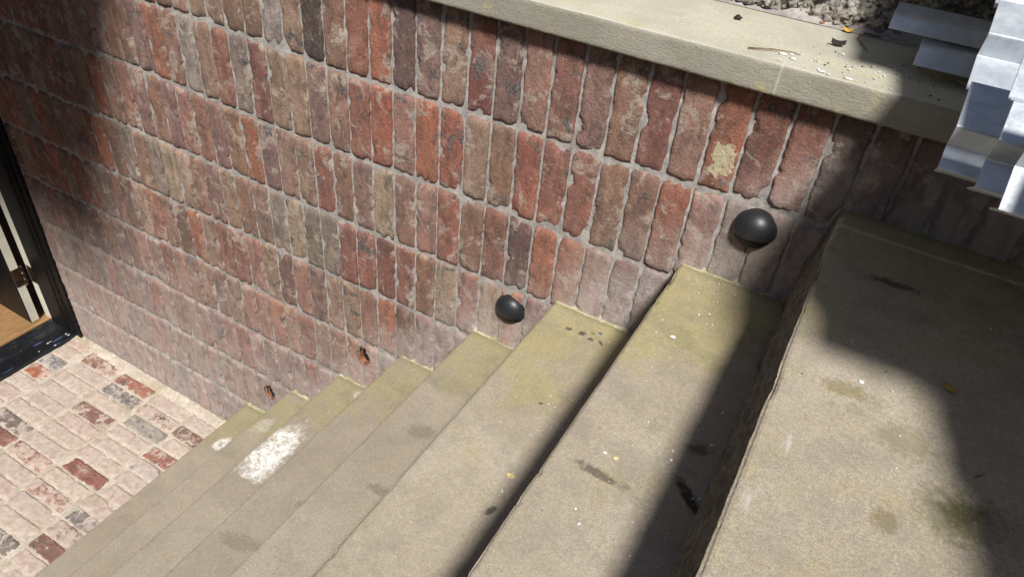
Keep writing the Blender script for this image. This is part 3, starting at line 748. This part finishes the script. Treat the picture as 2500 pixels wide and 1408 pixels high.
def dbox(name, x0, x1, y0, y1, z0, z1, mat, bev=.0):
    o = frombm(name, boxbm(x0, x1, y0, y1, z0, z1, bev), mat, door); return o
dbox('door_face', -.80, -.002, -.0445, -.040, .032, 2.09, MBLACK, .001)
dbox('door_core', -.80, 0, -.0395, 0, .032, 2.09, MCREAM, .0008)
hg = dbox('hinge', -.0015, .003, -.040, .001, .27, .375, MBRONZE, .0006)
hk = frombm('hinge_knuckle', (lambda b: b)(boxbm(0, .001, 0, .001, 0, .001)), MBRONZE, hg)
bpy.data.objects.remove(hk)
tube([(.008, .006, .268), (.008, .006, .302)], .0085, MBRONZE, 'hinge_knuckle', hg, 14)
tube([(.008, .006, .304), (.008, .006, .340)], .0085, MBRONZE, 'hinge_knuckle', hg, 14)
tube([(.008, .006, .342), (.008, .006, .378)], .0085, MBRONZE, 'hinge_knuckle', hg, 14)
o = frombm('hinge_leaf', boxbm(.006, .060, .0345, .0365, .27, .375), MBRONZE, hg)
for zz in (.29, .322, .355):
    for yy in (-.030, -.012): 
        tube([(.0028, yy, zz), (.0040, yy, zz)], .0032, MBRONZE, 'screw', hg, 10)
wf = tag(bpy.data.objects.new('wooden_floor', None), kind='structure'); link(wf); wf.location = (-3.2, -.6, FLOOR)
for k in range(12):
    x1_ = -2.335 - k * .142
    frombm('floorboard', boxbm(x1_ - .1405 + 3.2, x1_ + 3.2, -1.6 + .6, .7 + .6, -.02, .026 + .0003 * (k % 2), .0008), MWOOD, wf)
MROOM = plain('room_plaster', (.30, .28, .24), .9)
room = tag(bpy.data.objects.new('room', None), kind='structure'); link(room); room.location = (-3.4, -.5, FLOOR)
for nm, a in (('back_wall', (-.75, -.70, -1.2, 1.3, 0, 2.4)), ('side_wall', (-.70, 1.02, 1.25, 1.30, 0, 2.4)), ('near_wall', (-.70, 1.02, -1.2, -1.15, 0, 2.4)), ('ceiling', (-.75, 1.02, -1.2, 1.3, 2.4, 2.45))):
    frombm(nm, boxbm(*a), MROOM, room)
# unseen canopy slab, added above the door to cast the shadow on the wall
can = tag(box('shade_canopy', -2.12, -.66, -1.64, .0, 1.0, 1.10, plain('canopy_concrete', (.3, .29, .27), .9), None, .01), 'unseen concrete canopy slab added over the basement doorway to shade the brick wall', 'canopy')

# ================================================================== GALVANISED PROFILES
def gprofile(label, xa, xb, pts, thick=.0022, slant=0.0):
    """folded sheet: profile pts (y,z) run along X from xa to xb"""
    t = thing('steel_profile', label, 'steel profile', (xa, pts[0][0], pts[0][1]), 'folded galvanised steel profiles stacked over the coping')
    y0, z0 = pts[0]; V = []; F = []
    # round each fold slightly
    q = [pts[0]]
    for i in range(1, len(pts) - 1):
        a, b, c = Vector(pts[i - 1]), Vector(pts[i]), Vector(pts[i + 1]); r = .0022
        q += [tuple(b + (a - b).normalized() * r), tuple(b + ((a - b).normalized() + (c - b).normalized()) * r * .28), tuple(b + (c - b).normalized() * r)]
    q.append(pts[-1])
    N = 12
    for k in range(N + 1):
        x = (xb - xa) * k / N
        for y, z in q: V.append((x, y - y0 + .0006 * noise.noise((x * 6, y * 20, z * 20)), z - z0 + .0006 * noise.noise((x * 5, y * 20, 4))))
    n_ = len(q)
    for j in range(N):
        for i in range(n_ - 1): a = j * n_ + i; F.append((a, a + 1, a + n_ + 1, a + n_))
    o = mk('sheet', V, F, MGALV, t, False)
    md = o.modifiers.new('gauge', 'SOLIDIFY'); md.thickness = thick; md.offset = 0
    md2 = o.modifiers.new('edge', 'BEVEL'); md2.width = .0004; md2.segments = 1; md2.limit_method = 'ANGLE'; md2.angle_limit = 1.2
    return t
gprofile('upper profile of the left column, its bright face ending in a small notch', 1.202, 2.3, [(-.150, .520), (-.156, .511), (-.229, .482), (-.217, .449), (-.292, .422)])
gprofile('lowest profile of the left column, with a thin pale lip at its bottom', 1.2022, 2.3, [(-.318, .440), (-.327, .435), (-.399, .406), (-.394, .377), (-.425, .357), (-.405, .345)])
gprofile('profile at the very top edge of the picture, above the left column', 1.199, 2.3, [(-.02, .575), (-.08, .548), (-.075, .530), (-.146, .500)])
gprofile('middle column profile with a long white face, cut by the right picture edge', 1.232, 2.3, [(-.36, .530), (-.411, .498), (-.450, .468), (-.472, .474)])
gprofile('lowest profile of the middle column, grey flange folded under its bright face', 1.235, 2.3, [(-.477, .474), (-.516, .442), (-.502, .413), (-.530, .388), (-.486, .367)])
gprofile('nearest brightest profile at the right picture edge, lowest of the stack', 1.253, 2.3, [(-.54, .500), (-.575, .470), (-.564, .436), (-.606, .403), (-.560, .382)])
gprofile('long dark profile lying along the foot of the rubble wall', 1.072, 2.2, [(.200, .408), (.140, .405), (.120, .401), (.105, .381)])
gprofile('shorter dark profile resting on the coping below the long one', 1.136, 2.2, [(.135, .352), (.120, .376), (.090, .368), (.075, .336)])

gprofile('unseen fourth profile column, added just past the right picture edge to shade the top step', 1.29, 2.4, [(-.54, .53), (-.60, .505), (-.66, .47), (-.65, .44), (-.72, .405)])  # fourth to seventh columns are unseen, added to shade the top step
gprofile('unseen fifth profile column, added beyond the right picture edge to shade the top step', 1.48, 2.4, [(-.66, .55), (-.74, .515), (-.73, .485), (-.81, .445), (-.80, .42), (-.87, .39)])
gprofile('unseen sixth profile column, added beyond the right picture edge to shade the top step', 1.52, 2.4, [(-.80, .54), (-.88, .50), (-.87, .47), (-.96, .43), (-.95, .41), (-1.03, .38)])
gprofile('unseen seventh profile column, added farthest beyond the right picture edge to shade the top step', 1.55, 2.4, [(-.96, .54), (-1.04, .50), (-1.03, .47), (-1.13, .43), (-1.12, .41), (-1.22, .37)])
gprofile('unseen highest profile of the left column, added to shade the two dark profiles', 1.135, 2.3, [(.22, .72), (.10, .68), (.11, .66), (-.02, .62), (-.01, .60), (-.10, .575)])  # unseen sheet added to keep the two profiles below it in shade
# ================================================================== LITTER
def twig(name, label, pts, rad, mat):
    o = bpy.data.objects.new(name, None)
    bm = bmesh.new()
    for line, rs in zip(pts, rad):
        P_ = []
        for i in range(len(line) - 1):
            a, b = Vector(line[i]), Vector(line[i + 1])
            for k in range(4): P_.append(a.lerp(b, k / 4) + Vector((rr.uniform(-1, 1), rr.uniform(-1, 1), 0)) * .0007)
        P_.append(Vector(line[-1]))
        tube(P_, [rs * (1 - .5 * i / len(P_)) * rr.uniform(.8, 1.2) for i in range(len(P_))], mat, name, None, 6, bm)
    bpy.data.objects.remove(o)
    return tag(frombm(name, bm, mat, None, True), label, 'twig')
CT = .3145
twig('dry_twig', 'thin dry brown twig lying along the front of the coping top', [[(.853, -.002, CT + .002), (.895, .018, CT + .004), (.925, .034, CT + .003), (.946, .035, CT + .002)]], [.0014], MTWIG)
twig('dry_twig', 'hooked brown twig curling on the coping near the rubble wall', [[(1.062, .288, CT + .003), (1.030, .275, CT + .006), (1.022, .24, CT + .003), (1.036, .20, CT + .003), (1.053, .164, CT + .002)]], [.0017], MTWIG)
twig('stripped_twig', 'pale forked orange twig sticking out from under the steel profiles', [[(1.245, .082, CT + .006), (1.215, .100, CT + .006), (1.190, .094, CT + .006), (1.172, .110, CT + .010)], [(1.190, .094, CT + .006), (1.176, .065, CT + .006), (1.155, .045, CT + .003)]], [.0022, .0018], MTWIGL)
twig('grass_stalk', 'short dark stalk lying on the lit top step', [[(1.384, -.617, .0625), (1.397, -.600, .0625)]], [.0009], MTWIG)
def leaf(name, label, c, ln, wd, ang, mat, curl=.004):
    bm = bmesh.new(); rows = []
    for i in range(9):
        t_ = i / 8; w_ = wd * math.sin(math.pi * min(1, t_ * .96 + .02)) ** .7
        rows.append([bm.verts.new(((t_ - .5) * ln, s * w_ / 2, .001 + curl * (abs(s) ** 2) * (1.2 if s > 0 else .4) + curl * .7 * (t_ - .5) ** 2 * 4)) for s in (-1, -.5, 0, .5, 1)])
    for a, b in zip(rows, rows[1:]):
        for k in range(4): bm.faces.new((a[k], b[k], b[k + 1], a[k + 1]))
    ext = bmesh.ops.extrude_face_region(bm, geom=bm.faces[:]); bmesh.ops.translate(bm, vec=(0, 0, -.0004), verts=[v for v in ext['geom'] if isinstance(v, bmesh.types.BMVert)])
    o = frombm(name, bm, mat, None, True); o.location = c; o.rotation_euler = (0, 0, ang)
    return tag(o, label, 'leaf')
leaf('dry_leaf', 'small yellow leaf lying on the coping near the rubble wall', (.997, .272, CT), .021, .011, .1, MLEAF, .005)
leaf('dry_leaf', 'small yellow leaf lying in the shade on the top step', (1.347, -.455, .0595), .022, .0095, -.5, MLEAF, .003)
leaf('dry_leaf', 'round pale dry leaf on the third step down', (.735, -.578, -.4560), .018, .013, .1, MLEAFP, .002)
leaf('dry_leaf', 'tiny cream leaf beside a white chip on the second step', (.945, -.632, -.1960), .010, .007, .5, MLEAFP, .002)
leaf('withered_leaf', 'crumpled dark brown leaf on the coping between twig and rubble', (.995, .156, CT), .028, .012, .2, MDARKLEAF, .007)
leaf('red_leaf_scrap', 'scrap of rusty red leaf against the mortar fillet', (.94, .287, CT + .001), .011, .006, .3, MCLAY, .003)
def stone(name, label, c, s, mat, seed, cat, amp=.45, group=None):
    o = rock(name, (0, 0, 0), s, seed, mat, None, 2, amp); o.location = c
    return tag(o, label, cat, group)
stone('pebble', 'single dark brown pebble on the pale coping', (.784, .172, CT + .004), (.0075, .0062, .0055), MDARKLEAF, 4, 'pebble')
chips = [((.917, .018, CT + .001), (.009, .006, .0022), 'largest white flake beside the thin twig on the coping', 'paint flake'),
 ((.938, .004, CT + .001), (.006, .005, .002), 'white flake just right of the largest one on the coping', 'paint flake'),
 ((.997, -.027, CT + .001), (.008, .004, .002), 'white flake at the front edge of the coping', 'paint flake'),
 ((1.045, -.030, CT + .001), (.009, .0025, .0018), 'long thin white flake at the coping edge in half shade', 'paint flake'),
 ((.92, -.273, -.195), (.0068, .0045, .0025), 'largest white chip in the middle of the second step', 'stone chip'),
 ((1.025, -.581, -.195), (.0040, .0032, .0022), 'white chip above the black mark on the second step', 'stone chip'),
 ((1.076, -.509, -.195), (.0038, .0036, .0026), 'round grey chip near the riser on the second step', 'stone chip'),
 ((.923, -.630, -.195), (.0045, .0026, .0020), 'white chip next to the tiny cream leaf on the second step', 'stone chip'),
 ((1.232, -.517, .0605), (.0042, .0030, .002), 'white chip on the brightly lit part of the top step', 'stone chip'),
 ((.706, -.056, -.456), (.0055, .0035, .0012), 'blue paint scrap by the black spots on the third step', 'paint flake')]
for i, (c, s, lb, ct) in enumerate(chips): stone('chip', lb, c, s, MBLUE if i == 9 else MWHITE, i * 7.1, ct, .5)
MBLUE2 = None
# uncountable crumbs
def crumbs(name, label, mat, spots, seed):
    r = random.Random(seed); bm = bmesh.new()
    for (x0, x1, y0, y1, z, n, smin, smax) in spots:
        for _ in range(n):
            s = smin + (smax - smin) * r.random() ** 4
            a = r.uniform(0, 6.28); c = Vector((r.uniform(x0, x1), r.uniform(y0, y1), z + s * .25))
            k = bmesh.ops.create_icosphere(bm, subdivisions=1, radius=1) if s > .0022 else bmesh.ops.create_cone(bm, cap_ends=True, segments=4, radius1=1, radius2=.5, depth=1)
            e = r.uniform(.45, 1)
            for v in k['verts']:
                q = Vector((v.co.x * s * r.uniform(.8, 1.15), v.co.y * s * e, v.co.z * s * .4))
                v.co = Vector((q.x * math.cos(a) - q.y * math.sin(a), q.x * math.sin(a) + q.y * math.cos(a), q.z)) + c
    o = frombm(name, bm, mat); return tag(o, label, 'debris', None, 'stuff')
sz = STEPZ
crumbs('stone_crumbs', 'white specks and crumbs of stone scattered over the steps and coping', MWHITE,
 [(STEPX[0] + .03, 1.6, -.95, -.02, sz[0] + .001, 60, .0004, .0026), (.87, 1.1, -.80, -.02, sz[1] + .001, 150, .0005, .0034), (.87, 1.06, -.20, -.01, sz[1] + .001, 60, .0007, .0036), (.57, .80, -.95, -.02, sz[2] + .001, 110, .0004, .0026),
  (.70, .82, -.75, -.3, sz[2] + .001, 60, .0005, .0030), (.31, .52, -.95, -.02, sz[3] + .001, 40, .0004, .0022), (.04, .27, -.95, -.02, sz[4] + .001, 30, .0004, .002), (-.25, .0, -.8, -.02, sz[5] + .001, 40, .0004, .002), (-.5, -.3, -.9, -.02, sz[6] + .001, 20, .0004, .002), (-.8, -.6, -.9, -.05, sz[7] + .001, 20, .0004, .002),
  (.85, 1.12, -.035, .12, CT, 130, .0005, .0042), (.5, 1.1, -.03, .25, CT, 60, .0005, .003), (-2.1, -.9, -1.0, -.05, FLOOR + .001, 40, .0005, .002)], 11)
crumbs('dark_crumbs', 'black grit scattered on the coping and steps', MGRIT,
 [(.95, 1.2, -.03, .2, CT, 160, .0004, .003), (.4, 1.0, -.03, .27, CT, 60, .0004, .0018), (1.15, 1.5, -.9, -.02, sz[0] + .001, 40, .0004, .0025), (.87, 1.1, -.8, -.02, sz[1] + .001, 30, .0004, .0018), (.57, .8, -.9, -.02, sz[2] + .001, 20, .0004, .0018), (.05, .5, -.9, -.02, sz[3] + .001, 6, .0005, .002), (-2.0, -.9, -1.0, -.05, FLOOR + .001, 60, .0006, .0035)], 12)
# dried moss crumbs in the corner of the yard
crumbs('corner_moss', 'brown crumbled moss in the yard corner by the door sill', plain('dry_moss', (.20, .14, .06), .95, 0, .2, .001, .5, 200), [(-2.04, -1.83, -.06, -.03, FLOOR + .003, 160, .001, .004), (-2.0, -1.9, -.10, -.05, FLOOR + .003, 60, .001, .003)], 13)
